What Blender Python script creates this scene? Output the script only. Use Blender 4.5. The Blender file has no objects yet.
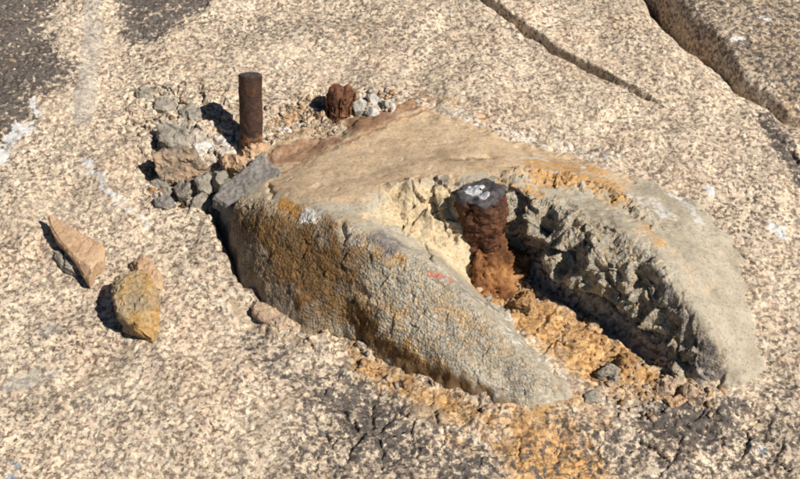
import bpy, bmesh, math, random
import numpy as np
from mathutils import Matrix, Vector

# ------------------------------------------------------------------ camera, sky, sun
scene = bpy.context.scene
R = math.radians
SLOPE = R(20)                      # the bedrock rises 20 degrees away from the viewer
M_ROCK = Matrix.Rotation(SLOPE, 4, 'X')   # rock frame (u, v, h) -> world
VIEW = R(48); DIST = 1.5; TANH = math.tan(R(19))

cam_d = bpy.data.cameras.new('camera'); cam = bpy.data.objects.new('camera', cam_d)
scene.collection.objects.link(cam); scene.camera = cam
cam_d.sensor_width = 36; cam_d.angle = 2*math.atan(TANH); cam_d.clip_start = .02; cam_d.clip_end = 500
cam.matrix_world = M_ROCK @ Matrix.Translation((0, -DIST*math.cos(VIEW), DIST*math.sin(VIEW))) @ Matrix.Rotation(math.pi/2-VIEW, 4, 'X')

sun_rock = Vector((.60, -.25, .76)).normalized()      # towards the sun, in the rock frame
sun_w = (M_ROCK.to_3x3() @ sun_rock).normalized()
sd = bpy.data.lights.new('sun', 'SUN'); sd.energy = 5.0; sd.angle = R(.5); sd.color = (1, .955, .88)
sun = bpy.data.objects.new('sun', sd); scene.collection.objects.link(sun)
sun.location = (2, -2, 3); sun.rotation_euler = sun_w.to_track_quat('Z', 'Y').to_euler()
world = bpy.data.worlds.new('World'); scene.world = world; world.use_nodes = True
wn = world.node_tree.nodes; sky = wn.new('ShaderNodeTexSky'); sky.sky_type = 'NISHITA'; sky.sun_disc = False
sky.sun_elevation = math.asin(sun_w.z); sky.sun_rotation = math.atan2(sun_w.x, sun_w.y)
sky.altitude = 3000; sky.dust_density = .2; sky.air_density = .7
wn['Background'].inputs[1].default_value = .05
world.node_tree.links.new(sky.outputs[0], wn['Background'].inputs[0])
vs = scene.view_settings; vs.view_transform = 'Standard'; vs.look = 'None'; vs.gamma = 1; vs.exposure = .12
scene.render.resolution_x = 1024; scene.render.resolution_y = 613
scene.cycles.max_bounces = 5; scene.cycles.diffuse_bounces = 1; scene.cycles.filter_width = 1.9

# ------------------------------------------------------------------ numeric helpers
rng = np.random.default_rng(7); random.seed(7)
_perm = np.concatenate([rng.permutation(256)]*3).astype(np.int32)
_g2 = np.stack([np.cos(np.arange(256)*2*np.pi/256), np.sin(np.arange(256)*2*np.pi/256)], 1).astype(np.float32)
_g3 = rng.normal(size=(256, 3)); _g3 = (_g3/np.linalg.norm(_g3, axis=1, keepdims=True)).astype(np.float32)
_rv = rng.random((256, 3)).astype(np.float32)

def perlin2(x, y, seed=0):
    x = np.asarray(x, np.float32) + seed*17.31; y = np.asarray(y, np.float32) + seed*9.77
    xi = np.floor(x).astype(np.int32); yi = np.floor(y).astype(np.int32); fx = x-xi; fy = y-yi; xi &= 255; yi &= 255
    u = fx*fx*fx*(fx*(fx*6-15)+10); v = fy*fy*fy*(fy*(fy*6-15)+10)
    def g(a, b, dx, dy):
        q = _g2[_perm[_perm[a]+b]]; return q[..., 0]*dx + q[..., 1]*dy
    a0 = g(xi, yi, fx, fy); a1 = g(xi+1, yi, fx-1, fy); b0 = g(xi, yi+1, fx, fy-1); b1 = g(xi+1, yi+1, fx-1, fy-1)
    a = a0+u*(a1-a0); b = b0+u*(b1-b0); return (a+v*(b-a))*1.5
def fbm2(x, y, octs=4, seed=0, gain=.5):
    s = 0; amp = 1; f = 1
    for k in range(octs):
        s = s+amp*perlin2(x*f, y*f, seed+k*3); amp *= gain; f *= 2.03
    return s
def perlin3(p, seed=0):
    p = np.asarray(p, np.float32)+seed*13.7
    i = np.floor(p).astype(np.int32); f = p-i; i &= 255
    w = f*f*f*(f*(f*6-15)+10); r = 0
    for a in (0, 1):
        for b in (0, 1):
            for c in (0, 1):
                q = _g3[_perm[_perm[_perm[i[:, 0]+a]+i[:, 1]+b]+i[:, 2]+c]]
                d = q[:, 0]*(f[:, 0]-a)+q[:, 1]*(f[:, 1]-b)+q[:, 2]*(f[:, 2]-c)
                r = r + d*np.where(a, w[:, 0], 1-w[:, 0])*np.where(b, w[:, 1], 1-w[:, 1])*np.where(c, w[:, 2], 1-w[:, 2])
    return r*1.5
def fbm3(p, octs=4, seed=0, gain=.5):
    s = 0; amp = 1; f = 1
    for k in range(octs):
        s = s+amp*perlin3(p*f, seed+k*3); amp *= gain; f *= 2.03
    return s
def worley2(x, y, seed=0):
    """distance to nearest and second cell centre, random value of the cell"""
    x = np.asarray(x, np.float32)+seed*5.3; y = np.asarray(y, np.float32)+seed*11.9
    xi = np.floor(x).astype(np.int32); yi = np.floor(y).astype(np.int32)
    f1 = np.full(x.shape, 9., np.float32); f2 = f1.copy(); val = np.zeros(x.shape, np.float32)
    for a in (-1, 0, 1):
        for b in (-1, 0, 1):
            h = _perm[_perm[(xi+a) & 255]+((yi+b) & 255)]
            d = np.hypot(xi+a+_rv[h, 0]-x, yi+b+_rv[h, 1]-y)
            n = d < f1; f2 = np.where(n, f1, np.minimum(f2, d)); val = np.where(n, _rv[h, 2], val); f1 = np.where(n, d, f1)
    return f1, f2, val
def facets3(p, seed=0):
    """piecewise planar field: each 3-D cell is a flat chip with its own tilt"""
    p = np.asarray(p, np.float32)+seed*3.17; i = np.floor(p).astype(np.int32); best = np.full(len(p), 99., np.float32); out = np.zeros(len(p), np.float32)
    for a in (-1, 0, 1):
        for b in (-1, 0, 1):
            for c in (-1, 0, 1):
                h = _perm[_perm[_perm[(i[:, 0]+a) & 255]+((i[:, 1]+b) & 255)]+((i[:, 2]+c) & 255)]
                d = np.stack([i[:, 0]+a, i[:, 1]+b, i[:, 2]+c], 1)+_rv[h]-p; r = (d*d).sum(1); n = r < best
                out[n] = (d[n]*_g3[h[n]]).sum(1)+(_rv[h[n], 0]-.5)*.5; best[n] = r[n]
    return out
def sstep(a, b, x):
    t = np.clip((x-a)/(b-a), 0, 1); return t*t*(3-2*t)

# rays of the measured picture points (800 x 479) in the rock frame
_C = np.array([0, -DIST*math.cos(VIEW), DIST*math.sin(VIEW)]); _F = np.array([0, math.cos(VIEW), -math.sin(VIEW)]); _U = np.array([0, math.sin(VIEW), math.cos(VIEW)])
def ray(px, py):
    d = _F + np.array([1., 0, 0])*((px-400)/400*TANH) + _U*(-(py-239.5)/400*TANH); return d
def at(px, py, h=0.):
    d = ray(px, py); return _C + d*((h-_C[2])/d[2])

def seg_dist(x, y, pts):
    """distance from points to a polyline given as (u, v) pairs"""
    r = np.full(x.shape, 9., np.float32)
    for (ax, ay), (bx, by) in zip(pts[:-1], pts[1:]):
        dx, dy = bx-ax, by-ay; L = dx*dx+dy*dy+1e-12
        t = np.clip(((x-ax)*dx+(y-ay)*dy)/L, 0, 1)
        r = np.minimum(r, np.hypot(x-ax-t*dx, y-ay-t*dy))
    return r
def side_dist(x, y, pts):
    """signed distance to a polyline: positive on its left hand side"""
    r = np.full(x.shape, 9., np.float32); s = np.ones(x.shape, np.float32)
    for (ax, ay), (bx, by) in zip(pts[:-1], pts[1:]):
        dx, dy = bx-ax, by-ay; L = dx*dx+dy*dy+1e-12
        t = np.clip(((x-ax)*dx+(y-ay)*dy)/L, 0, 1); d = np.hypot(x-ax-t*dx, y-ay-t*dy); n = d < r
        s = np.where(n, np.sign(dx*(y-ay)-dy*(x-ax)), s); r = np.where(n, d, r)
    return r*s
def poly_sd(x, y, pts):
    """signed distance to a polygon, positive inside"""
    P = list(pts)+[pts[0]]; d = seg_dist(x, y, P); ins = np.zeros(x.shape, bool)
    for (ax, ay), (bx, by) in zip(P[:-1], P[1:]):
        if ay != by: ins ^= ((ay > y) != (by > y)) & (x < (bx-ax)*(y-ay)/(by-ay)+ax)
    return np.where(ins, d, -d)

# ------------------------------------------------------------------ height of the bedrock
def g0(*pp): return [tuple(at(x, y, 0)[:2]) for x, y in pp]
CRACK = g0((478, -8), (500, 12), (520, 24), (541, 38), (556, 52), (585, 66), (606, 80), (630, 92), (648, 101))
CLEFT = g0((640, -40), (664, -4), (683, 22), (703, 40), (722, 58), (738, 80), (760, 96), (800, 124), (850, 165))
CLEFT2 = g0((756, 112), (768, 132), (778, 140), (790, 152), (806, 182))
FOLD = g0((100, -200), (96, -40), (92, 0), (90, 45), (84, 110), (70, 170), (40, 260), (-120, 480), (-300, 700))
FOLD2 = g0((112, -20), (128, 44), (150, 46), (180, 36), (212, 12), (240, -20))
GAP = g0((214, 206), (226, 228), (238, 252), (246, 276))
FOOTLINE = g0((262, 308), (300, 334), (345, 343), (372, 360), (400, 376), (450, 398), (500, 418), (540, 424), (575, 414))
SHADE_TRENCH = g0((512, 250), (540, 276), (570, 296), (602, 312), (632, 334), (655, 352))  # slot added at the channel wall foot to deepen its shadow
PIT = g0((326, 100), (334, 108))
PILE = g0((165, 178), (200, 180))
CHAN = g0((470, 262), (505, 250), (535, 284), (590, 316), (640, 350), (700, 392), (640, 410), (560, 385), (500, 320))
BROKEN = g0((125, 80), (170, 78), (245, 100), (262, 150), (215, 205), (150, 210), (128, 160))
RUBBLE = g0((266, 112), (322, 92), (350, 105), (342, 128), (300, 135), (268, 142))
BUMPY = g0((300, 360), (400, 390), (520, 432), (600, 418), (700, 400), (780, 400), (800, 479), (300, 479))

def ground_h(x, y):
    x = np.asarray(x, np.float32); y = np.asarray(y, np.float32)
    wx = x+.006*perlin2(x*40, y*40, 50); wy = y+.006*perlin2(x*40, y*40, 51)
    wx = wx+.003*perlin2(x*130, y*130, 52); wy = wy+.003*perlin2(x*130, y*130, 53)
    near = (np.abs(x) < 1.2) & (np.abs(y) < 1.2)
    h = .012*perlin2(x*3.1, y*3.1, 1)+.0085*perlin2(x*8, y*8, 2)+.0045*perlin2(x*19, y*19, 3)+.0022*perlin2(x*47, y*47, 4)
    far = np.clip(np.hypot(x, y)-.9, 0, None); h = h+.10*far*perlin2(x*.9, y*.9, 9)
    # crystal relief
    pit = np.clip(perlin2(x*120, y*120, 7)-.30, 0, 1)+.7*np.clip(perlin2(x*60, y*75, 27)-.42, 0, 1)
    h = h+.0007*perlin2(x*95, y*95, 5)+.0004*perlin2(x*210, y*210, 6)-.0048*pit
    d = np.clip(wy, -9, 9)*0
    # thin sheet edge with an open crack below it
    cx = x+.005*perlin2(x*24, y*24, 55)+.0012*perlin2(x*90, y*90, 56); cy = y+.005*perlin2(x*24, y*24, 57)+.0012*perlin2(x*90, y*90, 58)
    s = side_dist(cx, cy, CRACK); end = sstep(.40, .34, x)
    h = h+.011*sstep(-.001, .003, s)*np.exp(-np.clip(s, 0, 1)/.09)*end
    h = h-.020*np.exp(-((s+.001)/np.clip(.0036-.008*(x-.13)+.0020*perlin2(x*13, y*13, 59), .0008, 1))**2)*end*np.clip(.65+.8*perlin2(x*22, y*22, 8), 0, 1.2)
    # cleft to the darker slab
    s = side_dist(cx, cy, CLEFT)
    deep = sstep(.48, .62, y+.25*(.55-x)) 
    up = sstep(.20, .48, y)
    h = h-(.006+.030*up)*np.exp(-(s/(.006+.006*up))**2) - (.004+.014*up)*np.exp(-(s/.03)**2)*(s < 0)-(.004+.014*up)*(s >= 0)*np.exp(-(s/.006)**2) + .024*up*sstep(.0, .002, s)*np.exp(-np.clip(s, 0, 1)/.35) - .010*up*sstep(.05, 0, -s)*(s < 0)
    s = seg_dist(cx, cy, CLEFT2); h = h-.006*np.exp(-(s/.004)**2)*np.clip(.3+1.4*perlin2(x*55, y*55, 60), 0, 1)
    # shallow fold on the upslope side and the scar beside it
    s = side_dist(wx, wy, FOLD); fd = sstep(.10, .28, y); h = h+fd*(.004*np.exp(-(s/.02)**2)+.009*sstep(.04, -.05, s))
    s = side_dist(wx, wy, FOLD2); h = h-.006*sstep(.0, .02, s)
    s = seg_dist(wx, wy, SHADE_TRENCH); h = h-.022*np.exp(-(s/.011)**2)
    s = seg_dist(x, y, PILE); h = h-.024*np.exp(-(s/.038)**2)
    s = seg_dist(wx, wy, GAP); h = h-.045*np.exp(-(s/.010)**2)
    # broken, flaky rock round the pin
    b = sstep(-.02, .02, poly_sd(wx, wy, BROKEN)*near-9.*(~near))
    f1, f2, cv = worley2(wx*38, wy*52, 3); h = h+b*(.013*(cv-.5)-.012*sstep(.10, 0., f2-f1))
    b = sstep(-.015, .02, poly_sd(wx, wy, RUBBLE)*near-9.*(~near)); f1, f2, cv = worley2(wx*75, wy*75, 6); h = h+b*(.006*perlin2(x*60, y*60, 14)-.004+.008*(cv-.5)-.006*sstep(.14, 0, f2-f1))
    s = seg_dist(wx, wy, PIT); h = h-.022*np.exp(-(s/.012)**2)
    b = sstep(.034, .006, seg_dist(wx, wy, FOOTLINE)); f1, f2, cv = worley2(wx*48, wy*48, 12); b = b*np.clip(.5+1.1*perlin2(x*14, y*14, 88), 0, 1); h = h+b*(.011*(cv-.45)+.009*perlin2(x*36, y*36, 19)-.006*sstep(.10, 0., f2-f1))
    b = sstep(-.03, .04, poly_sd(wx, wy, CHAN)*near-9.*(~near))
    f1, f2, cv = worley2(wx*33, wy*33, 5); h = h+b*(.005*(cv-.5)+.007*perlin2(x*24, y*24, 15)-.004*sstep(.10, 0., f2-f1))
    b = sstep(-.02, .05, poly_sd(wx, wy, BUMPY)*near-9.*(~near))
    f1, f2, cv = worley2(wx*27, wy*31, 8); h = h+b*(.007*(cv-.5)+.006*perlin2(x*21, y*21, 16)-.005*sstep(.10, 0., f2-f1))
    return h

# ------------------------------------------------------------------ height of the concrete footing
CTRL = '''L 222 196 .030  245 192 .050  270 198 .070  300 207 .090  340 222 .102  385 240 .098  430 262 .086  470 295 .066  510 335 .044  545 372 .022  575 398 .002
L 212 206 -.014  226 238 -.016  243 280 -.016  270 310 -.016  305 331 -.016  345 336 -.016  372 352 -.016  400 370 -.016  450 392 -.016  500 414 -.016  535 420 -.016  568 412 -.016  590 402 -.014
L 228 214 .026  246 248 .034  264 284 .016 300 310 .018 345 316 .020 400 350 .020 450 377 .018 500 400 .010
L 300 265 .052  345 280 .058  390 305 .056  440 335 .046  490 370 .032  530 392 .016
L 268 180 .050  310 160 .048  350 143 .043  400 122 .030  440 106 .008
P 262 168 .044 305 152 .040 285 150 .034  330 142 .036  345 130 .034 300 141 .026 278 144 .026 322 134 .026 395 110 .036  360 110 .034  385 98 .024  410 95 .010
P 245 168 .020 232 185 .026
L 215 190 -.008 225 170 -.010 240 158 -.012 256 142 -.012  272 129 -.010  300 126 -.010  330 118 -.008  343 100 -.010  368 86 -.014  402 88 -.014  446 98 -.010  490 122 -.008  540 138 -.008  600 156 -.008  645 172 -.008  692 191 -.010  727 219 -.012  750 262 -.012  762 310 -.012  772 360 -.016  768 390 -.016  730 396 -.016  700 396 -.016
L 350 203 .090  390 186 .088  430 183 .087  455 183 .087  480 172 .080  505 186 .078  530 198 .076  560 209 .076  590 222 .080  615 233 .084  640 262 .085  660 295 .077  680 325 .061  700 350 .042  712 372 .016
P 330 185 .074  380 170 .066  430 150 .048
P 480 140 .032  530 160 .034  470 118 .010  560 180 .050  600 172 .022  540 186 .062  650 184 .006 700 206 .006 733 240 .006
P 400 222 .066  430 228 .060  450 215 .070 452 240 .050  464 266 .026  446 262 .054 420 250 .070 385 226 .080 474 285 .010
L 508 226 .044  543 262 .038  588 296 .030  630 328 .020  665 356 .010  690 374 .004
L 503 246 -.016  528 285 -.018  560 306 -.018  595 320 -.018  625 344 -.018  660 370 -.018  690 390 -.018
P 640 200 .035  620 186 .022  660 220 .050  690 240 .046  720 270 .034  700 290 .060  735 310 .030  750 350 .014  725 345 .034  740 376 .006
P 520 300 -.018  560 332 -.018  600 352 -.018  640 378 -.018  498 262 -.018  520 325 -.016  556 362 -.014  600 400 -.018  488 285 -.014 540 345 -.016 580 384 -.016 650 405 -.02'''
CP = []
for row in CTRL.split('\n'):
    kind_, *nums = row.split(); pts_ = [float(q) for q in nums]; pts_ = [at(a, b, max(c, 0))+np.array([0, 0, min(c, 0)]) for a, b, c in zip(pts_[::3], pts_[1::3], pts_[2::3])]; CP += pts_
    if kind_ == 'L':
        for a_, b_ in zip(pts_[:-1], pts_[1:]):
            n_ = int(np.linalg.norm(b_-a_)/.016); CP += [a_+(b_-a_)*k/(n_+1) for k in range(1, n_+1)]
CP = np.array(CP)
EPS = .0025
def _ker(r2): return np.sqrt(r2+EPS*EPS)
_S = at(484, 268, -.004)
CP = np.concatenate([CP, [(_S[0]+.034*math.cos(R(a)), _S[1]+.034*math.sin(R(a)), h) for a, h in ((75, .078), (100, .084), (130, .084), (160, .072), (190, .056), (215, .036))]])
_n = len(CP); _A = np.zeros((_n+3, _n+3)); _r2 = ((CP[:, None, :2]-CP[None, :, :2])**2).sum(-1)
_A[:_n, :_n] = -_ker(_r2) - np.eye(_n)*(-.0003); _A[:_n, _n] = 1; _A[:_n, n1 := _n+1] = CP[:, 0]; _A[:_n, _n+2] = CP[:, 1]; _A[_n:, :_n] = _A[:_n, _n:].T
_W = np.linalg.solve(_A, np.concatenate([CP[:, 2], np.zeros(3)]))
CRAG = [tuple(at(*q)[:2]) for q in ((500, 200, .06), (530, 192, .065), (570, 206, .07), (612, 230, .08), (640, 258, .083), (658, 300, .07), (690, 350, .04), (690, 392, -.01), (640, 360, -.01), (590, 322, -.01), (528, 288, -.01), (500, 250, -.01))]
BACKW = [tuple(at(*q)[:2]) for q in ((385, 186, .082), (458, 182, .075), (470, 240, .02), (455, 262, .02), (420, 250, .05), (385, 232, .07))]
FACE = [tuple(at(*q)[:2]) for q in ((222, 200, .03), (270, 200, .07), (340, 224, .1), (430, 264, .084), (560, 390, .01), (520, 412, -.01), (400, 368, -.01), (305, 330, -.01), (246, 284, -.01))]
_foot_lo = CP[:, :2].min(0)-.012; _foot_hi = CP[:, :2].max(0)+.012
def footing_raw(x, y):
    x = np.asarray(x, np.float64).ravel(); y = np.asarray(y, np.float64).ravel(); out = np.empty(len(x))
    for i in range(0, len(x), 20000):
        a = x[i:i+20000]; b = y[i:i+20000]
        r2 = (a[:, None]-CP[None, :, 0])**2+(b[:, None]-CP[None, :, 1])**2
        out[i:i+20000] = -(_ker(r2)@_W[:_n])+_W[_n]+_W[_n+1]*a+_W[_n+2]*b
    return out
DIAG = [tuple(at(*q)[:2]) for q in ((235, 202, .05), (268, 179, .05), (310, 159, .05), (352, 141, .046), (400, 120, .032), (445, 103, .008))]
def footing_step(x, y):
    wx = x+.002*perlin2(x*60, y*60, 61); s = side_dist(wx, y, DIAG)
    return -.017*sstep(-.002, .004, s)*sstep(.10, .06, s)*sstep(.06, -.04, x)
def footing_h(x, y):
    x = np.asarray(x, np.float32); y = np.asarray(y, np.float32)
    inside = (x > _foot_lo[0]) & (x < _foot_hi[0]) & (y > _foot_lo[1]) & (y < _foot_hi[1])
    h = np.full(x.shape, -.05); h[inside] = footing_raw(x[inside], y[inside])+footing_step(x[inside], y[inside]); return h
def hit(pts):
    """first surface point on each ray"""
    pts = np.array([(p[0], p[1]) for p in pts], float)
    d = np.array([ray(*p) for p in pts]); t0 = (.17-_C[2])/d[:, 2]; t1 = (-.04-_C[2])/d[:, 2]; N = 140
    t = t0[:, None]+(t1-t0)[:, None]*np.linspace(0, 1, N)
    Q = _C[None, None]+t[..., None]*d[:, None]
    H = np.maximum(ground_h(Q[..., 0].ravel(), Q[..., 1].ravel()), footing_h(Q[..., 0].ravel(), Q[..., 1].ravel())).reshape(len(pts), N)
    k = np.argmax(Q[..., 2] <= H, 1); r = Q[np.arange(len(pts)), k]; r[:, 2] = H[np.arange(len(pts)), k]; return r
def on(*pp): return [(float(q[0]), float(q[1])) for q in hit(pp)]
def surf_h(x, y):
    a = np.atleast_1d(np.asarray(x, np.float32)); b = np.atleast_1d(np.asarray(y, np.float32))
    return np.maximum(ground_h(a, b), footing_h(a, b))

# ------------------------------------------------------------------ materials
class NT:
    def __init__(s, name):
        s.m = bpy.data.materials.new(name); s.m.use_nodes = True; s.t = s.m.node_tree; s.n = s.t.nodes; s.b = s.n['Principled BSDF']
        s.co = s.n.new('ShaderNodeTexCoord').outputs['Object']
    def l(s, a, b): s.t.links.new(a, b)
    def put(s, sock, v):
        if isinstance(v, (int, float)): sock.default_value = v
        elif isinstance(v, tuple): sock.default_value = v if len(v) == len(sock.default_value) else (*v, 1)
        else: s.l(v, sock)
    def noise(s, scale, detail=3, rough=.55, co=None, off=None):
        n = s.n.new('ShaderNodeTexNoise'); n.inputs['Scale'].default_value = scale; n.inputs['Detail'].default_value = detail; n.inputs['Roughness'].default_value = rough
        co = co or s.co
        if off:
            v = s.n.new('ShaderNodeVectorMath'); s.l(co, v.inputs[0]); v.inputs[1].default_value = (off, off*1.7, -off); co = v.outputs[0]
        s.l(co, n.inputs['Vector']); return n.outputs['Fac']
    def warp(s, scale, amt):
        n = s.n.new('ShaderNodeTexNoise'); n.inputs['Scale'].default_value = scale; n.inputs['Detail'].default_value = 2; s.l(s.co, n.inputs['Vector'])
        a = s.n.new('ShaderNodeVectorMath'); a.operation = 'SUBTRACT'; s.l(n.outputs['Color'], a.inputs[0]); a.inputs[1].default_value = (.5, .5, .5)
        b = s.n.new('ShaderNodeVectorMath'); b.operation = 'MULTIPLY_ADD'; s.l(a.outputs[0], b.inputs[0]); b.inputs[1].default_value = (amt, amt, amt); s.l(s.co, b.inputs[2]); return b.outputs[0]
    def vor(s, scale, co=None, feature='F1'):
        n = s.n.new('ShaderNodeTexVoronoi'); n.feature = feature; n.inputs['Scale'].default_value = scale; s.l(co or s.co, n.inputs['Vector'])
        if feature != 'F1': return n.outputs['Distance'], None
        sp = s.n.new('ShaderNodeSeparateColor'); s.l(n.outputs['Color'], sp.inputs[0]); return n.outputs['Distance'], sp.outputs
    def ramp(s, f, stops, interp='LINEAR'):
        r = s.n.new('ShaderNodeValToRGB'); r.color_ramp.interpolation = interp; e = r.color_ramp.elements
        while len(e) < len(stops): e.new(.5)
        for q, (p, c) in zip(e, stops):
            q.position = p; q.color = (*c, 1) if isinstance(c, tuple) else (c, c, c, 1)
        s.l(f, r.inputs[0]); return r.outputs[0]
    def math(s, op, a, b=0., c=0.):
        n = s.n.new('ShaderNodeMath'); n.operation = op
        for i, v in enumerate((a, b, c)): s.put(n.inputs[i], v)
        return n.outputs[0]
    def mix(s, f, a, b, mode='MIX'):
        n = s.n.new('ShaderNodeMix'); n.data_type = 'RGBA'; n.blend_type = mode; n.clamp_factor = True
        s.put(n.inputs[0], f); s.put(n.inputs[6], a); s.put(n.inputs[7], b); return n.outputs[2]
    def attr(s, name):
        a = s.n.new('ShaderNodeAttribute'); a.attribute_name = name; sp = s.n.new('ShaderNodeSeparateColor'); s.l(a.outputs['Color'], sp.inputs[0]); return sp.outputs
    def edge(s, m, nz, amt=.9, lo=.4, hi=.6):
        """mask broken up by noise"""
        nz = s.ramp(nz, [(.30, 0.), (.70, 1.)]); a = s.math('MULTIPLY_ADD', nz, amt, s.math('SUBTRACT', m, amt*.5))
        return s.math('MULTIPLY', s.ramp(a, [(lo, 0.), (hi, 1.)]), s.ramp(m, [(.03, 0.), (.28, 1.)]))
    def done(s, col, bump=None, dist=.001, strength=1., rough=.85, spec=.25, metal=0.):
        s.put(s.b.inputs['Base Color'], col); s.put(s.b.inputs['Roughness'], rough); s.put(s.b.inputs['Specular IOR Level'], spec); s.put(s.b.inputs['Metallic'], metal)
        if bump is not None:
            b = s.n.new('ShaderNodeBump'); b.inputs['Distance'].default_value = dist; b.inputs['Strength'].default_value = strength; s.l(bump, b.inputs['Height']); s.l(b.outputs[0], s.b.inputs['Normal'])
        return s.m

def granite_material():
    t = NT('granite'); w = t.warp(190, .0045)
    d1, c1 = t.vor(175, w); d2, c2 = t.vor(360, w)
    st = [(0, (.16, .12, .10)), (.08, (.20, .155, .13)), (.14, (.40, .32, .26)), (.28, (.50, .41, .33)), (.36, (.66, .545, .42)), (.55, (.75, .635, .49)), (.70, (.80, .71, .57)), (.80, (.67, .47, .345)), (.92, (.54, .48, .42)), (1, (.42, .38, .35))]
    a = t.ramp(c1[0], st); b = t.ramp(c2[1], st); col = t.mix(.5, a, b)
    sp = t.noise(170, 3, .62, w); spk = t.ramp(sp, [(.52, 0.), (.585, 1.)]); dens = t.ramp(t.noise(10, 4, off=5.), [(.35, .55), (.6, 1.)])
    col = t.mix(t.math('MULTIPLY', spk, dens), col, t.ramp(c2[0], [(0, (.085, .064, .054)), (.6, (.185, .138, .112)), (1, (.34, .255, .205))]))
    big = t.noise(7, 4); col = t.mix(1., col, t.ramp(big, [(.3, (.84, .81, .745)), (.5, (1.03, 1.0, .93)), (.7, (1.15, 1.13, 1.05))]), 'MULTIPLY')
    pk = t.noise(13, 3, off=3.1); col = t.mix(t.ramp(pk, [(.5, 0.), (.75, .4)]), col, t.mix(1., col, (1.0, .84, .74), 'MULTIPLY'))
    m1 = t.attr('stain'); m2 = t.attr('crust'); fine = t.noise(80, 4, .62); fine2 = t.noise(190, 3, .6, off=1.3)
    # brown and orange iron stain soaks the grain
    rc = t.ramp(t.noise(38, 4), [(.3, (.30, .15, .055)), (.5, (.50, .28, .10)), (.62, (.64, .38, .11)), (.78, (.62, .45, .25))])
    rcol = t.mix(.42, t.mix(1., col, (1.02, .74, .42), 'MULTIPLY'), t.mix(.5, rc, t.mix(1., rc, col, 'MULTIPLY')))
    col = t.mix(t.math('MULTIPLY', t.edge(m1[1], t.noise(45, 5, .65, off=7.), 1.1, .15, 1.), .9), col, rcol)
    col = t.mix(t.edge(m2[1], fine, .6, .3, .7), col, t.mix(.3, (.34, .24, .145), col))        # fine brown sediment
    col = t.mix(t.math('MULTIPLY', t.edge(m2[0], fine, .6, .3, .7), .75), col, t.mix(.35, (.40, .375, .335), col))  # bare grey rock
    lc = t.ramp(fine2, [(.35, (.050, .042, .038)), (.65, (.16, .135, .118))])
    col = t.mix(t.math('MULTIPLY', t.edge(m1[0], t.noise(125, 4, .68, off=9.), 1.8, .32, .66), .95), col, lc)  # dark lichen
    col = t.mix(t.math('MULTIPLY', t.edge(m1[2], t.noise(140, 4, .65, off=6.), 1.4, .35, .80), .85), col, t.ramp(fine, [(.3, (.62, .62, .60)), (.7, (.80, .80, .79))]))   # white crust
    col = t.mix(t.math('MULTIPLY', t.edge(m2[2], fine2, 1., .4, .7), .6), col, (.16, .28, .38))                                   # blue paint flecks
    h = t.math('ADD', t.math('MULTIPLY', fine2, 1.), t.math('ADD', t.math('MULTIPLY', c1[0], .35), t.math('MULTIPLY', spk, -.9)))
    return t.done(col, h, .0011, .6, .85, .2)

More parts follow.
